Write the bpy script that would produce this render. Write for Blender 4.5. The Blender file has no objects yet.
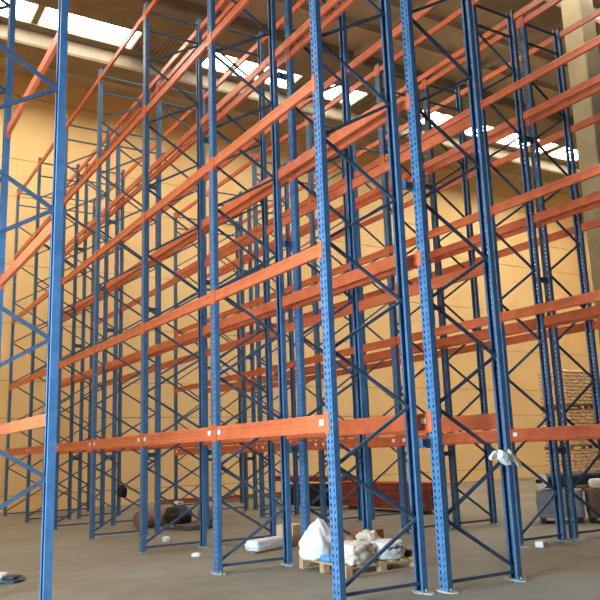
import bpy, bmesh, math, random
from mathutils import Vector, Matrix, noise

sc = bpy.context.scene
col = sc.collection
R = random.Random(7)

# ------------------------------------------------------------------ camera
cam_d = bpy.data.cameras.new('camera')
cam_d.sensor_width = 36.0
cam_d.lens = 36.0 * 755.19 / 600.0
cam_d.clip_end = 200
cam = bpy.data.objects.new('camera', cam_d)
col.objects.link(cam)
CF = Vector((0.83126353, -0.5193809, 0.19810207))
CR = Vector((-0.52365631, -0.85123407, -0.03441826))
CU = Vector((-0.18650742, 0.07512675, 0.97957693))
m = Matrix((CR, CU, -CF)).transposed().to_4x4()
m.translation = (0, 0, 1.6)
cam.matrix_world = m
sc.camera = cam

# ------------------------------------------------------------------ world, lights, exposure
w = bpy.data.worlds.new('sky')
sc.world = w
w.use_nodes = True
bg = w.node_tree.nodes['Background']
bg.inputs[0].default_value = (0.72, 0.86, 1.0, 1)
bg.inputs[1].default_value = 0.6
sc.view_settings.view_transform = 'Standard'
sc.view_settings.look = 'None'
sc.view_settings.gamma = 1
sc.view_settings.use_curve_mapping = False
sc.view_settings.exposure = 0.45
SKYLIGHT = 13.0


def area(name, loc, target, sx, sy, power, color):
    d = bpy.data.lights.new(name, 'AREA')
    d.shape = 'RECTANGLE'
    d.size, d.size_y = sx, sy
    d.energy = power
    d.color = color
    d.spread = math.radians(125)
    o = bpy.data.objects.new(name, d)
    col.objects.link(o)
    o.location = loc
    o.rotation_euler = (Vector(target) - Vector(loc)).to_track_quat('-Z', 'Y').to_euler()
    return o


# daylight through the open loading door in the left wall, behind the photographer's shoulder
area('loading_door_daylight', (5.4, 3.7, 2.7), (5.6, -6, 2.2), 4.6, 4.6, 1000, (0.68, 0.86, 1.0))


# ------------------------------------------------------------------ materials
def lin(c):
    return tuple(((v / 255) / 12.92 if v / 255 <= 0.04045 else ((v / 255 + 0.055) / 1.055) ** 2.4) for v in c)


def mat(name, rgb, rough=0.6, var=0.12, scale=6.0, metal=0.0, bump=0.0, rgb2=None, emit=None, spec=0.5, detail=5):
    M = bpy.data.materials.new(name)
    M.use_nodes = True
    nt = M.node_tree
    b = nt.nodes['Principled BSDF']
    c1 = lin(rgb)
    c2 = lin(rgb2) if rgb2 else tuple(max(0, v * (1 - 2 * var)) for v in c1)
    tc = nt.nodes.new('ShaderNodeTexCoord')
    nz = nt.nodes.new('ShaderNodeTexNoise')
    nz.inputs['Scale'].default_value = scale
    nz.inputs['Detail'].default_value = detail
    nt.links.new(tc.outputs['Object'], nz.inputs['Vector'])
    rp = nt.nodes.new('ShaderNodeValToRGB')
    rp.color_ramp.elements[0].position = 0.35
    rp.color_ramp.elements[1].position = 0.68
    rp.color_ramp.elements[0].color = (*c2, 1)
    rp.color_ramp.elements[1].color = (*c1, 1)
    nt.links.new(nz.outputs['Fac'], rp.inputs['Fac'])
    nt.links.new(rp.outputs['Color'], b.inputs['Base Color'])
    b.inputs['Roughness'].default_value = rough
    b.inputs['Metallic'].default_value = metal
    b.inputs['Specular IOR Level'].default_value = spec
    if bump:
        bp = nt.nodes.new('ShaderNodeBump')
        bp.inputs['Strength'].default_value = bump
        bp.inputs['Distance'].default_value = 0.02
        nt.links.new(nz.outputs['Fac'], bp.inputs['Height'])
        nt.links.new(bp.outputs['Normal'], b.inputs['Normal'])
    if emit:
        b.inputs['Emission Color'].default_value = (1.0, 0.93, 0.79, 1)
        b.inputs['Emission Strength'].default_value = emit
    return M


BLUE = mat('blue_upright_paint', (74, 116, 156), 0.42, 0.10, 9, rgb2=(62, 100, 138))
BLUE2 = mat('blue_brace_paint', (70, 94, 120), 0.45, 0.10, 9, rgb2=(56, 78, 102))
ORANGE = mat('orange_beam_paint', (204, 104, 66), 0.34, 0.1, 5, rgb2=(182, 92, 58))
RED = mat('red_beam_paint', (164, 76, 54), 0.5, 0.1, 5, rgb2=(136, 60, 44))
LABEL = mat('white_label', (235, 235, 230), 0.5, 0.03, 20)
PLATE = mat('galvanised_plate', (150, 158, 165), 0.5, 0.1, 20)
GROUT = mat('pale_grout', (182, 176, 162), 0.9, 0.15, 25)
CONC = mat('roof_concrete', (142, 131, 114), 0.9, 0.12, 1.2, rgb2=(124, 113, 96))
CONC2 = mat('column_concrete', (140, 128, 100), 0.9, 0.10, 1.6, rgb2=(118, 107, 82), bump=0.2)
ROOF = mat('roof_panel', (184, 170, 148), 0.9, 0.1, 1.0)
WALL = mat('tan_wall_paint', (234, 202, 148), 0.85, 0.05, 0.5, rgb2=(226, 192, 136))
JOINT = mat('wall_joint_dark', (176, 146, 104), 0.9, 0.05, 2)
DARKBAND = mat('wall_head_shade', (120, 88, 66), 0.9, 0.06, 1)  # brown standing in for girder shade on the wall top; unused
SKYL = mat('skylight_panel', (250, 248, 240), 0.5, 0.01, 1, emit=SKYLIGHT)
WOOD = mat('pallet_wood', (205, 170, 125), 0.8, 0.15, 12)
OLDWOOD = mat('weathered_wood', (150, 118, 88), 0.85, 0.2, 12)
WHITEBAG = mat('white_plastic_bag', (235, 238, 240), 0.4, 0.05, 8)
CREAM = mat('cream_woven_bag', (232, 223, 205), 0.6, 0.1, 9)
NAVY = mat('navy_plastic', (28, 38, 70), 0.4, 0.1, 8)
BLACKP = mat('black_plastic', (24, 24, 28), 0.4, 0.1, 8)
BROWN = mat('brown_card', (150, 108, 82), 0.85, 0.12, 5)
DKBROWN = mat('dark_brown_sack', (110, 86, 70), 0.85, 0.2, 9, bump=0.4)
TANCARD = mat('tan_card', (214, 184, 150), 0.85, 0.08, 6)
GREY = mat('grey_plastic_sheet', (128, 132, 138), 0.6, 0.15, 6, bump=0.3)
ROLLBLUE = mat('dark_blue_roll', (34, 48, 76), 0.55, 0.15, 8)
MAUVE = mat('mauve_roll', (140, 112, 108), 0.8, 0.12, 8)
LOAD = mat('tan_stacked_load', (238, 204, 160), 0.9, 0.15, 9, rgb2=(208, 170, 124))
LTBLUE = mat('light_blue_plastic', (90, 150, 215), 0.4, 0.1, 9)
REDS = mat('red_sign', (205, 40, 50), 0.5, 0.05, 5)
TEALGREY = mat('teal_grey_plastic', (96, 128, 128), 0.4, 0.1, 9)


def floor_mat():
    M = mat('concrete_floor', (134, 131, 122), 0.75, 0.1, 0.35, rgb2=(122, 113, 96), detail=9)
    nt = M.node_tree
    b = nt.nodes['Principled BSDF']
    tc = next(n for n in nt.nodes if n.type == 'TEX_COORD')
    ramp = next(n for n in nt.nodes if n.type == 'VALTORGB')
    nz = nt.nodes.new('ShaderNodeTexNoise')
    nz.inputs['Scale'].default_value = 2.2
    nz.inputs['Detail'].default_value = 8
    mp = nt.nodes.new('ShaderNodeMapping')
    mp.inputs['Scale'].default_value = (1.0, 1.0, 1)
    nt.links.new(tc.outputs['Object'], mp.inputs['Vector'])
    nt.links.new(mp.outputs['Vector'], nz.inputs['Vector'])
    r2 = nt.nodes.new('ShaderNodeValToRGB')
    r2.color_ramp.elements[0].position = 0.3
    r2.color_ramp.elements[0].color = (0.86, 0.86, 0.86, 1)
    r2.color_ramp.elements[1].position = 0.7
    r2.color_ramp.elements[1].color = (1.06, 1.06, 1.06, 1)
    nt.links.new(nz.outputs['Fac'], r2.inputs['Fac'])
    mx = nt.nodes.new('ShaderNodeMix')
    mx.data_type = 'RGBA'
    mx.blend_type = 'MULTIPLY'
    mx.inputs['Factor'].default_value = 1
    nt.links.new(ramp.outputs['Color'], mx.inputs['A'])
    nt.links.new(r2.outputs['Color'], mx.inputs['B'])
    nt.links.new(mx.outputs['Result'], b.inputs['Base Color'])
    return M


FLOOR = floor_mat()


# ------------------------------------------------------------------ mesh helpers
def box(bm, x0, x1, y0, y1, z0, z1, M=None):
    v = [bm.verts.new(Vector(c) if M is None else M @ Vector(c)) for c in
         ((x0, y0, z0), (x1, y0, z0), (x1, y1, z0), (x0, y1, z0),
          (x0, y0, z1), (x1, y0, z1), (x1, y1, z1), (x0, y1, z1))]
    for f in ((0, 3, 2, 1), (4, 5, 6, 7), (0, 1, 5, 4), (1, 2, 6, 5), (2, 3, 7, 6), (3, 0, 4, 7)):
        bm.faces.new([v[i] for i in f])


def prism(bm, prof, a, b, M):
    """extrude a 2-D profile (u, v) along local z from a to b; M maps (u, v, t) to the mesh"""
    A = [bm.verts.new(M @ Vector((u, v, a))) for u, v in prof]
    B = [bm.verts.new(M @ Vector((u, v, b))) for u, v in prof]
    n = len(prof)
    for i in range(n):
        bm.faces.new((A[i], A[(i + 1) % n], B[(i + 1) % n], B[i]))
    bm.faces.new(A[::-1])
    bm.faces.new(B)


def cyl(bm, r, a, b, M, n=24):
    prism(bm, [(r * math.cos(2 * math.pi * i / n), r * math.sin(2 * math.pi * i / n)) for i in range(n)], a, b, M)


def to_mesh(bm, name, material, smooth=False):
    bmesh.ops.recalc_face_normals(bm, faces=bm.faces)
    me = bpy.data.meshes.new(name)
    bm.to_mesh(me)
    bm.free()
    me.materials.append(material)
    if smooth:
        for p in me.polygons:
            p.use_smooth = True
    return me


def put(name, me, parent=None, loc=(0, 0, 0), rot=(0, 0, 0)):
    o = bpy.data.objects.new(name, me)
    col.objects.link(o)
    o.parent = parent
    o.location = loc
    o.rotation_euler = rot
    return o


def tag(o, label, cat, group=None):
    o['label'] = label
    o['category'] = cat
    if group:
        o['group'] = group
    return o


def thing(name, label, cat, loc, rz=0.0, group=None):
    o = put(name, None, None, loc, (0, 0, rz))
    o.empty_display_size = 0.2
    return tag(o, label, cat, group)


def structure(name, bm, material):
    o = put(name, to_mesh(bm, name, material))
    o['kind'] = 'structure'
    return o


# ------------------------------------------------------------------ the building
XW = 26.6      # end wall
YL, YR, XB = 4.0, -36.0, -9.0
ZR = 15.7
bm = bmesh.new(); box(bm, XB, XW + 0.3, YR, YL, -0.3, 0); structure('floor', bm, FLOOR)

bm = bmesh.new()
zs = [0, 0.54, 3.05, 4.3, 6.25, 8.3, 10.76, 12.15, 14.55]
for a, b in zip(zs, zs[1:]):
    y = YR
    while y < YL:
        y2 = min(y + 6.2, YL)
        box(bm, XW, XW + 0.12, y + 0.003, y2 - 0.003, a + 0.012, b - 0.012)
        y = y2
structure('wall_far', bm, WALL)
bm = bmesh.new(); box(bm, XW + 0.03, XW + 0.3, YR, YL, 0, 14.56); structure('trim_1', bm, JOINT)
bm = bmesh.new(); box(bm, XW - 0.02, XW + 0.3, YR, YL, 14.57, 17); structure('trim_2', bm, WALL)

bm = bmesh.new(); box(bm, XB, XW, YR - 0.3, YR, 0, 17); structure('wall_right', bm, WALL)
bm = bmesh.new(); box(bm, XB - 0.3, XB, YR, YL, 0, 17); structure('wall_back', bm, CONC)
bm = bmesh.new()       # left wall with the open loading door
box(bm, XB, 2.6, YL, YL + 0.3, 0, 17)
box(bm, 8.2, XW, YL, YL + 0.3, 0, 17)
box(bm, 2.6, 8.2, YL, YL + 0.3, 5.4, 17)
structure('wall_left', bm, WALL)

# roof: precast girders running across the rack rows, skylight strips between pairs of girders
STRIPS = [21.3, 11.3]          # near edge of each strip
GW, SW, FW, ZG = 1.8, 2.35, 1.3, 15.0
bm = bmesh.new()
for s in STRIPS:
    for x0, x1 in ((s - GW, s), (s + SW, s + SW + FW)):
        prism(bm, [(x0 + 0.05, ZG), (x1 - 0.05, ZG), (x1, ZG + 0.07), (x1, ZR), (x0, ZR), (x0, ZG + 0.07)], YR, YL,
              Matrix(((1, 0, 0, 0), (0, 0, 1, 0), (0, 1, 0, 0), (0, 0, 0, 1))))
structure('ceiling', bm, CONC)
bm = bmesh.new()
edges = [XW] + [v for s in STRIPS for v in (s + SW + FW, s - GW)] + [XB]
for i in range(0, len(edges) - 1, 2):
    hi, lo = edges[i], max(edges[i + 1], XB)
    if hi - lo < 0.05:
        continue
    box(bm, lo, hi, YR, YL, ZR - 0.3, ZR + 0.1)
    n = max(1, int((hi - lo) / 1.2))
    for k in range(1, n):                     # ribs of the roof slabs
        x = lo + (hi - lo) * k / n
        box(bm, x - 0.09, x + 0.09, YR, YL, ZR - 0.52, ZR - 0.3)
for s in STRIPS:                              # cross ribs carrying the roof slabs
    y = YR + 2
    while y < YL:
        if s - GW - 4.3 > XB:
            box(bm, s - GW - 4.3, s - GW, y - 0.05, y + 0.05, ZR - 0.5, ZR - 0.3)
        y += 4.8
structure('trim_3', bm, ROOF)

# bright panels along each strip (y ranges); the sheets between them are opaque
BRIGHTS = [[(3.8, 1.3), (1.1, -1.6), (-1.8, -4.46), (-4.7, -7.72), (-10.29, -11.25), (-11.37, -12.5), (-12.6, -13.85),
            (-15.19, -15.92), (-16.0, -16.84), (-19.79, -20.75), (-20.85, -21.84), (-22.3, -24.03), (-24.53, -26.1), (-26.2, -27.85),
            (-28.3, -30.2), (-31, -33)],
           [(3.8, 1.0), (0.5, -3), (-3.5, -7), (-7.5, -11), (-11.5, -14.3), (-14.6, -16.3), (-16.5, -18.2), (-18.4, -20.2), (-20.6, -23.5), (-24, -27), (-27.5, -31)]]  # mostly unseen panels, added to brighten the floor and upper end wall
k = 0
for s in STRIPS:
    BRIGHT = [(min(a * 1.03, YL - 0.1), b * 1.03) for a, b in BRIGHTS[k]]
    bmo = bmesh.new()
    box(bmo, s + SW - 0.41, s + SW, YR, YL, ZR - 0.18, ZR - 0.13)
    edge = YL
    for y1, y0 in BRIGHT + [(YR, YR)]:
        if edge - y1 > 0.02:                  # opaque corrugated sheet
            yy = edge
            while yy - 0.15 > y1:
                box(bmo, s, s + SW, yy - 0.10, yy - 0.02, ZR - 0.16, ZR - 0.10)
                yy -= 0.15
            box(bmo, s, s + SW, y1, edge, ZR - 0.12, ZR - 0.06)
        edge = y0
    structure('trim_%d' % (10 + k), bmo, CONC)
    bm = bmesh.new()
    for y1, y0 in BRIGHT:
        box(bm, s, s + SW - 0.42, y0, y1, ZR - 0.10, ZR - 0.06)
    structure('window_%d' % (k + 1), bm, SKYL)
    k += 1

# concrete column by the right edge
CX, CY, CW = 13.1, -17.75, 0.66
bm = bmesh.new()
prism(bm, [(0.03, 0), (CW - 0.03, 0), (CW, 0.03), (CW, CW - 0.03), (CW - 0.03, CW), (0.03, CW), (0, CW - 0.03), (0, 0.03)],
      0, 15.6, Matrix.Translation((CX - CW, CY - CW, 0)))
o = tag(put('concrete_column', to_mesh(bm, 'concrete_column', CONC2)),
        'tall square concrete column at the right edge behind the racks', 'column')
bm = bmesh.new()
prism(bm, [(-0.16, -0.12), (0.16, -0.12), (0.16, 0.12), (-0.16, 0.12)], 0, 0.02, Matrix.Identity(4))
o = tag(put('safety_sign', to_mesh(bm, 'safety_sign', REDS), None, (CX - CW - 0.021, CY - 0.24, 5.42), (math.pi / 2, 0, math.pi / 2)),
        'small plain red sign on the concrete column', 'sign')

# ------------------------------------------------------------------ racking
CWD, CDP = 0.14, 0.074      # upright width along the row, depth


def upright_mesh(H, z0=0.0):
    """omega section, outer face at y = -CDP/2 with two columns of slots; open side towards +y"""
    bm = bmesh.new()
    pitch = 0.075
    n = int((H - z0) / pitch)
    zz = [z0]
    for i in range(n):
        b = z0 + i * pitch
        zz += [b + 0.022, b + 0.056]
    zz.append(H)
    hw, y0, y1 = CWD / 2, -CDP / 2, CDP / 2
    path = [(-hw + 0.035, y1), (-hw, y1), (-hw, y1 - 0.03), (-hw, y1 - 0.048), (-hw, y0),
            (-hw + 0.022, y0), (-hw + 0.046, y0), (hw - 0.046, y0), (hw - 0.022, y0),
            (hw, y0), (hw, y1 - 0.048), (hw, y1 - 0.03), (hw, y1), (hw - 0.035, y1)]
    hole_cols = {5, 7}
    rows = []
    for z in zz:
        rows.append([bm.verts.new((x, y, z)) for x, y in path])
    for j in range(len(zz) - 1):
        slot = j % 2 == 1
        for i in range(len(path) - 1):
            if slot and i in hole_cols:
                continue
            bm.faces.new((rows[j][i], rows[j][i + 1], rows[j + 1][i + 1], rows[j + 1][i]))
    # slanted slots on the outer face
    for j in range(1, len(zz) - 1):
        for i, dz in ((5, 0.010), (6, -0.010), (7, -0.010), (8, 0.010)):
            rows[j][i].co.z += dz * (1 if True else 0)
    me = to_mesh(bm, 'upright', BLUE)
    return me


def strut_mesh(length, name, mt, wd=0.032, dp=0.036, t=0.004):
    """U channel along z, width in x, flanges along y"""
    bm = bmesh.new()
    h, d = wd / 2, dp / 2
    prof = [(-h, -d), (h, -d), (h, d), (h - t, d), (h - t, -d + t), (-h + t, -d + t), (-h + t, d), (-h, d)]
    prism(bm, prof, 0, length, Matrix.Identity(4))
    return to_mesh(bm, name, mt)


def base_mesh():
    bm = bmesh.new()
    box(bm, -0.10, 0.10, -0.075, 0.075, 0.012, 0.022)
    for sx in (-0.082, 0.082):
        cyl(bm, 0.012, 0.022, 0.045, Matrix.Translation((sx, 0, 0)), 8)
    return to_mesh(bm, 'base_plate', PLATE)


def grout_mesh(seed):
    r = random.Random(seed)
    bm = bmesh.new()
    n = 20
    pr = [(0.17 * (0.75 + 0.4 * r.random()) * math.cos(2 * math.pi * i / n), 0.088 * (0.8 + 0.4 * r.random()) * math.sin(2 * math.pi * i / n)) for i in range(n)]
    prism(bm, pr, 0.0005, 0.012, Matrix.Identity(4))
    return to_mesh(bm, 'grout_pad', GROUT)


BASE = base_mesh()
GROUTS = [grout_mesh(i) for i in range(5)]
UPM = {}
STM = {}


def upright(H, z0=0.0):
    if (H, z0) not in UPM:
        UPM[(H, z0)] = upright_mesh(H, z0)
    return UPM[(H, z0)]


def strut(parent, name, x, ya, za, yb, zb, mt):
    L = math.hypot(yb - ya, zb - za)
    key = (name, round(L, 3))
    if key not in STM:
        STM[key] = strut_mesh(L, name, mt)
    o = put(name, STM[key], parent, (x, ya, za), (-math.atan2(yb - ya, zb - za), 0, 0))
    return o


ORD = ['first', 'second', 'third', 'fourth', 'fifth', 'sixth', 'seventh', 'eighth']
LEV = ['one', 'two', 'three', 'four', 'five']


def make_frame(loc, rz, depth, H, label, group, cut=None):
    f = thing('rack_frame', label, 'rack frame', loc, rz, group)
    for y, r in ((0, 0), (depth, math.pi)):
        sawn = cut and y == 0
        u = put('upright', upright(H, cut if sawn else 0.02), f, (0, y, 0), (0, 0, r))
        so = u.modifiers.new('sheet', 'SOLIDIFY'); so.thickness = 0.004; so.offset = -1
        if sawn:
            q = put('base_plate', BASE, f, (0, y, cut - 0.035), (0.12, 0.1, 0.2))
            q['label'] = 'bent base plate left hanging on the sawn-off upright'
        else:
            put('base_plate', BASE, f, (0, y, 0))
            put('grout_pad', R.choice(GROUTS), f, (R.uniform(-0.04, 0.04), y, 0), (0, 0, R.choice((0.0, math.pi))))
    a, b = 0.02, depth - 0.02
    if not cut:
        strut(f, 'cross_bar', 0, a, 0.10, b, 0.10, BLUE2)
    z, n = 0.17, 0
    top = H - 0.58
    while True:
        side = n % 2
        z2 = z + 0.643
        if z2 > top + 0.25:
            break
        z2 = min(z2, top)
        ya, yb = (a, b) if side == 0 else (b, a)
        strut(f, 'brace', -0.019 if side else 0.019, ya, z, yb, z2, BLUE2)
        z = z2
        n += 1
    strut(f, 'cross_bar', 0, a, top + 0.03, b, top + 0.03, BLUE2)
    strut(f, 'cross_bar', 0, a, H - 0.14, b, H - 0.14, BLUE2)
    return f


def bar_mesh(L, h):
    bm = bmesh.new()
    t = h / 2
    y0, y1 = -0.037, 0.012
    c, g = 0.004, 0.006
    # outer face with two pressed grooves
    prof = [(y1, -t), (y1, t), (y0 + c, t), (y0, t - c),
            (y0, t * 0.48), (y0 + g, t * 0.40), (y0 + g, -t * 0.40), (y0, -t * 0.48), (y0, -t + c), (y0 + c, -t)]
    M = Matrix(((0, 0, 1, 0), (1, 0, 0, 0), (0, 1, 0, 0), (0, 0, 0, 1)))
    prism(bm, prof, 0.0765, L - 0.0765, M)
    return to_mesh(bm, 'bar', ORANGE)


def conn_mesh(h, s):
    """bent plate hooked onto the slots of the upright face; s=1 opens towards +x"""
    bm = bmesh.new()
    z = max(0.105, h / 2 + 0.02)
    xs = sorted((s * 0.006, s * 0.0755))
    box(bm, xs[0], xs[1], -0.0440, -0.0380, -z, z)
    xs = sorted((s * 0.0718, s * 0.0755))
    box(bm, xs[0], xs[1], -0.0380, 0.014, -z, z)
    return to_mesh(bm, 'connector', ORANGE)


def label_mesh():
    bm = bmesh.new(); box(bm, -0.045, 0.045, -0.0400, -0.0365, -0.03, 0.035)
    return to_mesh(bm, 'label_sticker', LABEL)


LBL = label_mesh()
BARS, CON = {}, {}


def make_beam(loc, rz, L, h, label, group, sticker=True):
    b = thing('crossbeam', label, 'crossbeam', loc, rz, group)
    if (L, h) not in BARS:
        BARS[(L, h)] = bar_mesh(L, h)
    if h not in CON:
        CON[h] = (conn_mesh(h, 1), conn_mesh(h, -1))
    put('bar', BARS[(L, h)], b)
    put('connector', CON[h][0], b)
    put('connector', CON[h][1], b, (L, 0, 0))
    if sticker:
        put('label_sticker', LBL, b, (0.16, 0, 0.01))
        put('label_sticker', LBL, b, (L - 0.16, 0, 0.01))
    return b


Y0 = -4.75
ZB = [1.9103, 3.9069, 5.9969, 8.1175, 10.1992]
ZD = [1.758, 3.726, 5.613, 7.605, 9.646]
#     name, x of the first frame, bay, aisle side y, inner side y, levels, frame count, height
ROWS = [
    ('left foreground', 7.28, 2.90, Y0 + 2.985, Y0 + 4.112, ZB, 2, 10.42),
    ('front', 7.0185, 2.9703, Y0, Y0 - 1.127, ZB, 7, 10.42),
    ('second', 6.86, 2.9703, Y0 - 2.478, Y0 - 1.355, ZB, 7, 10.42),
    ('third', 8.962 - 2.844, 2.844, Y0 - 4.829, Y0 - 5.86, ZD, 7, 9.80),
    ('rear', 8.962 - 2.844, 2.844, Y0 - 7.18, Y0 - 6.161, ZD, 7, 9.80),
]
for name, x0, bay, ya, yi, Z, cnt, H in ROWS:
    sgn = 1 if yi > ya else -1          # inner side lies towards +y or -y
    rz = 0.0 if sgn > 0 else math.pi
    depth = abs(yi - ya)
    for i in range(cnt):
        cut = None
        if name == 'second' and i == 1:
            cut = 0.38
            lab = 'blue rack frame with a sawn-off far upright, second from right in the second rack row'
        else:
            j = i - 1 if name in ('third', 'rear') else i      # the end frames of these two rows stand just outside the photo
            lab = ('blue perforated rack frame, %s from the right in the %s rack row' % (ORD[j], name) if j >= 0 else
                   'blue perforated rack frame just beyond the right edge, end of the %s rack row' % name)
        make_frame((x0 + i * bay, ya, 0), rz, depth, H, lab, 'frames of the %s rack row' % name, cut)
    levels = range(5) if name != 'left foreground' else range(3)
    for i in range(cnt - 1):
        for l in levels:
            h = 0.12 if name == 'left foreground' else (0.20, 0.155, 0.15, 0.135, 0.115)[l]
            for side in ('aisle', 'inner'):
                if name == 'left foreground' and side == 'inner':
                    continue
                lab = 'orange beam level %s %s side of the %s rack row %s bay from right' % (LEV[l], side, name, ORD[i])
                if side == 'aisle':
                    r2, y = rz, ya
                else:
                    r2, y = rz + math.pi, yi
                flip = abs(math.cos(r2) + 1) < 1e-3          # local +x runs towards -x
                x = x0 + (i + 1) * bay if flip else x0 + i * bay
                make_beam((x, y, Z[l] + (0.08 if name == 'left foreground' and l == 0 else 0)), r2, bay, h, lab, 'beams of the %s rack row' % name, l == 0)

# spacers that tie the back-to-back rows together
bm = bmesh.new()
g = 0.228 - CDP - 0.004
box(bm, -0.03, 0.03, -g / 2 + 0.006, g / 2 - 0.006, -0.045, 0.045)
for s in (-1, 1):
    ys = sorted((s * g / 2, s * (g / 2 - 0.006)))
    box(bm, -0.06, 0.06, ys[0], ys[1], -0.06, 0.06)
SP1 = to_mesh(bm, 'row_spacer', BLUE2)
bm = bmesh.new()
g = 0.301 - CDP - 0.004
box(bm, -0.03, 0.03, -g / 2 + 0.006, g / 2 - 0.006, -0.045, 0.045)
for s in (-1, 1):
    ys = sorted((s * g / 2, s * (g / 2 - 0.006)))
    box(bm, -0.06, 0.06, ys[0], ys[1], -0.06, 0.06)
SP2 = to_mesh(bm, 'row_spacer', BLUE2)
for me, x0, bay, y, zz, pair, cnt in ((SP1, 6.94, 2.9703, Y0 - 1.241, (1.66, 4.85, 7.75), 'front and second', 7),
                                      (SP2, 8.962 - 2.844, 2.844, Y0 - 6.0105, (1.48, 4.5, 7.2), 'third and rear', 7)):
    for i in range(cnt):
        for z, pos in zip(zz, ('low', 'middle', 'high')):
            tag(put('row_spacer', me, None, (x0 + i * bay, y, z)),
                '%s blue spacer tying %s rack rows together, %s' % (pos, pair, ('%s frame from right' % ORD[i - (pair[0] == 't')]) if i - (pair[0] == 't') >= 0 else 'beyond right edge'), 'spacer',
                'row spacers')


# ------------------------------------------------------------------ loose things
def lump(name, material, sx, sy, sz, seed, amp=0.12, freq=3.0, sub=5, box_k=0.55, top=None):
    """a soft bag: a rounded block with creases, flat underneath"""
    bm = bmesh.new()
    bmesh.ops.create_cube(bm, size=2)
    bmesh.ops.subdivide_edges(bm, edges=bm.edges[:], cuts=2 ** (sub - 2) + 3, use_grid_fill=True)
    off = Vector((seed * 3.1, seed * 1.7, seed * 0.9))
    for v in bm.verts:
        p = v.co.copy()
        q = p.normalized() * 1.15
        p = p.lerp(q, box_k)
        n = p.normalized()
        d = noise.noise(p * freq + off) * amp + abs(noise.noise(p * freq * 2.3 + off)) * amp * 0.7 - abs(noise.noise(p * freq * 4.1 + off)) * amp * 0.35
        p += n * d
        if top is not None and p.z > 0:          # gather towards the tied mouth
            k = 1 - (1 - top) * min(1, p.z)
            p.x *= k
            p.y *= k
        v.co = Vector((p.x * sx / 2, p.y * sy / 2, max(0.0, (p.z + 0.92) * sz / 2)))
    return to_mesh(bm, name, material, True)


def pallet_parts(t, L, W, mt, seed=0, boards=7, h=0.14):
    r = random.Random(seed)
    for k in range(boards):
        bm = bmesh.new()
        y = -W / 2 + (W - 0.1) * k / (boards - 1)
        box(bm, -L / 2, L / 2, y, y + 0.1, h - 0.02, h)
        put('deck_board', to_mesh(bm, 'deck_board', mt), t)
    for k in range(3):
        bm = bmesh.new()
        x = -L / 2 + (L - 0.1) * k / 2
        box(bm, x, x + 0.1, -W / 2, W / 2, h - 0.04, h - 0.0202)
        put('stringer_board', to_mesh(bm, 'stringer_board', mt), t)
        for j in range(3):
            bm = bmesh.new()
            yy = -W / 2 + (W - 0.1) * j / 2
            box(bm, x, x + 0.1, yy, yy + 0.1, 0.02, h - 0.0402)
            put('block', to_mesh(bm, 'block', mt), t)
        bm = bmesh.new()
        box(bm, x, x + 0.1, -W / 2, W / 2, 0.0, 0.0198)
        put('bottom_board', to_mesh(bm, 'bottom_board', mt), t)


# pallet with bags under the second rack row
t = thing('wooden_pallet', 'light wooden pallet carrying white bags under the racks', 'pallet', (9.02, -6.44, 0), 0.0)
pallet_parts(t, 1.16, 1.22, WOOD, 1)
PZ = 0.141
tag(put('plastic_bag', lump('plastic_bag', WHITEBAG, 0.42, 0.42, 0.52, 1, 0.26, 1.9, top=0.35), None, (9.33, -6.00, PZ), (0, 0, 0.4)),
    'tall crumpled white plastic bag at the left end of the wooden pallet', 'bag')
tag(put('plastic_bag', lump('plastic_bag', LTBLUE, 0.2, 0.14, 0.09, 2, 0.12, 2.5), None, (8.97, -5.90, PZ), (0, 0, 0.2)),
    'small light blue plastic bag at the pallet front edge', 'bag')
tag(put('paper_sack', lump('paper_sack', BROWN, 0.2, 0.2, 0.30, 3, 0.18, 2.5, top=0.6), None, (9.08, -6.37, PZ), (0, 0, 0.7)),
    'small brown sack between the white bags on the pallet', 'sack')
tag(put('plastic_bag', lump('plastic_bag', CREAM, 0.42, 0.46, 0.27, 4, 0.26, 2.9), None, (8.64, -6.10, PZ), (0, 0, 0.2)),
    'creased cream bag right behind the nearest blue upright on the pallet', 'bag')
bag = tag(put('woven_sack', lump('woven_sack', WHITEBAG, 0.40, 0.46, 0.25, 5, 0.14, 2.4), None, (8.66, -6.66, PZ), (0, 0, 0.05)),
          'white sack with blurred dark blue lettering on the pallet', 'sack')
tag(put('plastic_bag', lump('plastic_bag', CREAM, 0.36, 0.40, 0.31, 6, 0.24, 2.6, top=0.6), None, (9.29, -6.82, PZ), (0, 0, 0.3)),
    'cream bag heaped behind the lettered white sack', 'bag')
tag(put('plastic_bag', lump('plastic_bag', NAVY, 0.34, 0.11, 0.10, 7, 0.06, 2.4), None, (8.72, -6.985, PZ), (0, 0, 0.1)),
    'flat navy blue bag at the right end of the wooden pallet', 'bag')
# the sack's lettering: dark strokes pressed on its front
bm = bmesh.new()
rr = random.Random(5)
xx = 0.0
for ch in range(8):
    wch = 0.028
    for st in range(2):
        hx = xx + st * 0.014
        box(bm, hx, hx + 0.006, -0.004, 0.0, -0.02, (0.045 if ch in (0, 4, 5) else 0.02))
    box(bm, xx, xx + 0.02, -0.004, 0.0, 0.0, 0.007)
    xx += wch + 0.006
put('lettering', to_mesh(bm, 'lettering', NAVY), bag, (-0.212, 0.14, 0.15), (0, 0, -math.pi / 2))

bm = bmesh.new(); box(bm, -0.35, 0.35, -0.25, 0.25, 0, 0.20)
box(bm, -0.36, 0.36, -0.26, -0.02, 0.201, 0.206)
box(bm, -0.36, 0.36, 0.02, 0.26, 0.201, 0.206)
tag(put('cardboard_box', to_mesh(bm, 'cardboard_box', BROWN), None, (11.6, -8.35, 0), (0, 0, 0.2)),
    'flat brown cardboard box on the floor behind the pallet', 'box')

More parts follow.
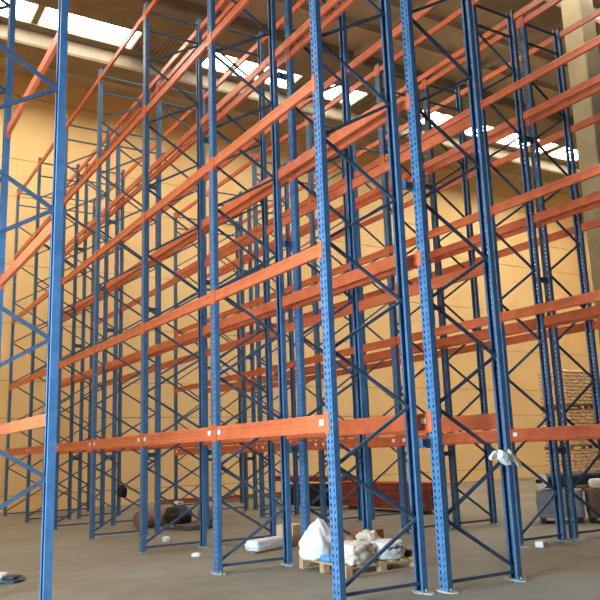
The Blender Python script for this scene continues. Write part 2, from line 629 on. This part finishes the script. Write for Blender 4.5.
# white bundle and carton beside the second inner upright
tag(put('foam_bundle', lump('foam_bundle', WHITEBAG, 0.28, 0.95, 0.17, 8, 0.12, 4.5, box_k=0.25), None, (11.75, -6.55, 0.03), (0, 0, 0.35)),
    'long white lumpy bundle on the floor left of the pallet', 'bundle')
bm = bmesh.new(); box(bm, -0.55, 0.55, -0.16, 0.16, 0, 0.028)
tag(put('timber_board', to_mesh(bm, 'timber_board', OLDWOOD), None, (11.75, -6.55, 0), (0, 0, 0.35 + math.pi / 2)),
    'dark flat board beneath the white lumpy bundle', 'board')
bm = bmesh.new(); box(bm, -0.2, 0.2, -0.2, 0.2, 0, 0.34)
box(bm, -0.2, 0.2, -0.03, 0.03, 0.341, 0.343)
tag(put('cardboard_box', to_mesh(bm, 'cardboard_box', TANCARD), None, (12.2, -7.28, 0), (0, 0, 0.3)),
    'pale tan carton beside the white bundle, left of the bags', 'box')

# heap beneath the racks, left of centre
t = thing('broken_pallet', 'broken weathered pallet under a black sack in the racks', 'pallet', (16.55, -7.25, 0), 0.15)
pallet_parts(t, 1.0, 0.95, OLDWOOD, 3, 5, 0.12)
tag(put('rubbish_sack', lump('rubbish_sack', BLACKP, 0.55, 0.5, 0.40, 11, 0.16, 2.2, top=0.7), None, (16.72, -6.95, 0.121), (0, 0, 0.5)),
    'slumped black sack standing on the broken pallet', 'sack')
tag(put('plastic_bag', lump('plastic_bag', MAUVE, 0.5, 0.42, 0.34, 12, 0.16, 2.4), None, (16.55, -7.68, 0.121), (0, 0, 0.1)),
    'dusty mauve bag on the broken pallet beside the black sack', 'bag')
tag(put('plastic_bag', lump('plastic_bag', CREAM, 0.20, 0.18, 0.12, 13, 0.2, 3), None, (16.72, -6.98, 0.49), (0, 0, 0.1)),
    'crumpled cream wrapper on top of the black sack', 'wrapper')
bm = bmesh.new()
cyl(bm, 0.2, -0.55, 0.55, Matrix.Translation((0, 0, 0.2)) @ Matrix.Rotation(math.pi / 2, 4, 'X'))
cyl(bm, 0.06, -0.58, 0.58, Matrix.Translation((0, 0, 0.2)) @ Matrix.Rotation(math.pi / 2, 4, 'X'))
tag(put('carpet_roll', to_mesh(bm, 'carpet_roll', MAUVE), None, (17.7, -6.75, 0), (0, 0, 0.6)),
    'mauve roll lying on the floor behind a front row upright', 'roll')

# small litter
tag(put('plastic_wrapper', lump('plastic_wrapper', WHITEBAG, 0.12, 0.12, 0.10, 21, 0.2, 2.5), None, (14.4, -5.75, 0), (0, 0, 0.3)),
    'small white wrapper on the floor right of the third front upright', 'litter')
tag(put('plastic_wrapper', lump('plastic_wrapper', WHITEBAG, 0.14, 0.09, 0.06, 22, 0.2, 2.5), None, (11.9, -5.27, 0), (0, 0, 0.9)),
    'scrap of white paper on the floor left of the second front upright', 'litter')
tag(put('foam_block', lump('foam_block', WHITEBAG, 0.14, 0.17, 0.09, 23, 0.08, 2.5, box_k=0.2), None, (8.72, -9.82, 0), (0, 0, 0.3)),
    'small white foam block on the floor in the rear aisle', 'litter')
t = thing('plastic_bottle_pack', 'flat blue and white plastic wrapper on the floor at left edge', 'wrapper', (11.5, -2.2, 0), 0.9)
put('film', lump('film', TEALGREY, 0.55, 0.36, 0.07, 24, 0.15, 2.5), t, (0.0, 0, 0))
put('white_patch', lump('white_patch', WHITEBAG, 0.26, 0.2, 0.07, 25, 0.15, 2.5), t, (0.05, 0.06, 0.06))
put('blue_patch', lump('blue_patch', NAVY, 0.2, 0.26, 0.07, 26, 0.15, 2.5), t, (-0.16, 0.05, 0.02))

# plastic film knotted round a brace of the second row's end frame
t = thing('plastic_film', 'torn white plastic film knotted round a brace at the near right upright', 'plastic film', (6.81, Y0 - 2.33, 1.40), 0)
put('knot', lump('knot', WHITEBAG, 0.10, 0.20, 0.13, 31, 0.3, 3), t, (-0.08, 0.04, 0.0), (0.5, 0, 0))
put('tail', lump('tail', CREAM, 0.05, 0.24, 0.06, 32, 0.3, 3), t, (-0.1, -0.12, 0.02), (0.8, 0, 0))
put('tail', lump('tail', WHITEBAG, 0.04, 0.14, 0.05, 33, 0.3, 3), t, (-0.06, 0.16, 0.07), (-0.6, 0, 0))

# black pouch tied to an inner upright
t = thing('black_pouch', 'black pouch tied low on an inner upright of the second row, left side', 'pouch', (18.62, Y0 - 1.46, 0.68), 0)
put('pouch', lump('pouch', BLACKP, 0.2, 0.2, 0.26, 34, 0.1, 2), t, (-0.04, -0.06, 0))
put('tie', lump('tie', BLACKP, 0.12, 0.16, 0.05, 35, 0.1, 2), t, (-0.03, -0.04, 0.25))

# spare beams piled behind the rear row
bm = bmesh.new()
prism(bm, [(-0.055, -0.07), (-0.045, -0.08), (0.045, -0.08), (0.055, -0.07), (0.055, -0.03), (0.045, -0.02), (0.045, 0.02), (0.055, 0.03), (0.055, 0.07),
           (0.045, 0.08), (-0.045, 0.08), (-0.055, 0.07), (-0.055, 0.03), (-0.045, 0.02), (-0.045, -0.02), (-0.055, -0.03)], -1.85, 1.85,
      Matrix(((0, 0, 1, 0), (1, 0, 0, 0), (0, 1, 0, 0), (0, 0, 0, 1))))
SPB = to_mesh(bm, 'bar', RED)
bm = bmesh.new(); box(bm, -0.006, 0.006, -0.057, 0.057, -0.082, 0.082)
SPP = to_mesh(bm, 'end_plate', RED)


def spare(loc, rz, label, group):
    t = thing('spare_crossbeam', label, 'crossbeam', loc, rz, group)
    put('bar', SPB, t)
    put('end_plate', SPP, t, (1.857, 0, 0))
    put('end_plate', SPP, t, (-1.857, 0, 0))


def bearer(loc, L, label):
    bm = bmesh.new(); box(bm, -0.045, 0.045, -L / 2, L / 2, 0, 0.09)
    tag(put('timber_bearer', to_mesh(bm, 'timber_bearer', OLDWOOD), None, loc), label, 'timber', 'timber under the spare beams')


COLW = ['first', 'second', 'third', 'fourth', 'fifth']
LAYW = ['bottom', 'second lowest', 'middle', 'fourth', 'top']
bearer((15.25, -12.92, 0), 0.66, 'timber bearer under the near end of the red spare beams')
bearer((17.95, -12.92, 0), 0.66, 'timber bearer under the far end of the red spare beams')
for l in range(4):
    for c in range(5):
        spare((16.62 + R.uniform(-0.05, 0.05), -12.66 - c * 0.128, 0.175 + l * 0.1655), 0,
              'red spare beam, %s layer, %s from the aisle in the right hand pile' % (LAYW[l] if l < 3 else 'top', COLW[c]),
              'spare beams in the right hand pile')
tag(put('wrapped_bundle', lump('wrapped_bundle', BLACKP, 2.0, 0.7, 0.66, 41, 0.10, 2.0, box_k=0.2), None, (20.45, -13.0, 0), (0, 0, 0.1)),
    'dark wrapped bundle on the floor left of the red beam pile', 'bundle')
for c in range(4):
    spare((20.45, -12.70 - c * 0.18, 0.80), 0.1, 'red spare beam, %s from the aisle on the dark wrapped bundle' % COLW[c], 'spare beams on the dark bundle')
for l in range(1):
    for c in range(2):
        spare((25.6, -11.9 - c * 3.9, 0.085 + l * 0.168), math.pi / 2,
              'red spare beam on the floor by the end wall, %s one of two' % ('left', 'right')[c], 'spare beams by the end wall')

# grey and brown pallet boxes with the roll on top, right edge
t = thing('wrapped_crate', 'grey plastic wrapped crate under the dark blue roll', 'crate', (11.1, -13.17, 0), -0.8)
put('wrap', lump('wrap', GREY, 0.70, 0.90, 0.58, 51, 0.06, 3.0, box_k=0.12), t, (0, 0, 0.11))
for yy in (-0.36, 0, 0.36):
    bm = bmesh.new(); box(bm, -0.34, 0.34, yy - 0.05, yy + 0.05, 0, 0.108)
    put('skid', to_mesh(bm, 'skid', BLACKP), t)
t = thing('sacking_crate', 'brown sacking covered crate right of the grey crate', 'crate', (10.33, -13.83, 0), -0.8)
put('cover', lump('cover', DKBROWN, 0.7, 0.94, 0.58, 52, 0.07, 3.0, box_k=0.12), t, (0, 0, 0.11))
for yy in (-0.4, 0, 0.4):
    bm = bmesh.new(); box(bm, -0.34, 0.34, yy - 0.05, yy + 0.05, 0, 0.108)
    put('skid', to_mesh(bm, 'skid', BLACKP), t)
t = thing('fabric_roll', 'long dark blue roll lying across the grey crate', 'roll', (11.1, -14.05, 0.85), 0.0)
Mx = Matrix.Rotation(math.pi / 2, 4, 'X')
bm = bmesh.new(); cyl(bm, 0.145, -1.35, 1.35, Mx, 28)
put('roll', to_mesh(bm, 'roll', ROLLBLUE), t)
bm = bmesh.new(); cyl(bm, 0.153, -1.385, -1.352, Mx, 28)
put('end_ring', to_mesh(bm, 'end_ring', CREAM), t)
bm = bmesh.new(); cyl(bm, 0.045, -1.5, -1.386, Mx, 16)
put('core_tube', to_mesh(bm, 'core_tube', BLACKP), t)
tag(put('foam_lump', lump('foam_lump', CREAM, 0.22, 0.3, 0.18, 53, 0.08, 2.0), None, (10.42, -13.55, 0.695), (0, 0, -0.8)),
    'cream coloured lump resting on the brown crate', 'lump')


# palletised loads by the right edge, three high
def load_mesh(Wd, Dp, Ht, seed):
    r = random.Random(seed)
    bm = bmesh.new()
    s = 0.145
    nx, ny, nz = int(Dp / s), int(Wd / s), int(Ht / 0.12)
    for iz in range(nz):
        for iy in range(ny):
            for ix in range(nx):
                if 0 < ix < nx - 1 and 0 < iy < ny - 1 and iz < nz - 1:
                    continue
                x = -Dp / 2 + (ix + 0.5) * Dp / nx + r.uniform(-0.012, 0.012)
                y = -Wd / 2 + (iy + 0.5) * Wd / ny + r.uniform(-0.006, 0.006)
                z = (iz + 0.5) * Ht / nz
                M = Matrix.Translation((x, y, z)) @ Matrix.Rotation(0.5 + r.uniform(-0.1, 0.1), 4, 'X')
                a, b, c = Dp / nx * 0.6, Wd / ny * 0.62, Ht / nz * 0.54
                bmesh.ops.create_icosphere(bm, subdivisions=1, radius=1, matrix=M @ Matrix.Diagonal((a, b, c, 1)) @ Matrix.Scale(1.08, 4))
    box(bm, -Dp / 2 + 0.045, Dp / 2 - 0.045, -Wd / 2 + 0.045, Wd / 2 - 0.045, 0.01, Ht - 0.04)
    return to_mesh(bm, 'sacks', LOAD)


COREM = {}
for j, (lx, ly) in enumerate(((18.0, -22.25), (17.4, -23.85))):
    for k, pos in enumerate(('bottom', 'middle', 'top')):
        t = thing('pallet_load', 'tan stacked load on pallet, %s of the %s stack by the column' % (pos, ('left', 'right')[j]), 'pallet load',
                  (lx, ly, k * 1.385), 0.0, 'pallet loads by the column')
        pallet_parts(t, 1.15, 1.45, OLDWOOD, 9, 5, 0.13)
        q = put('sacks', load_mesh(1.45, 1.15, 1.2, j * 3 + k), t, (0, 0, 0.145))
        q['kind'] = 'stuff'
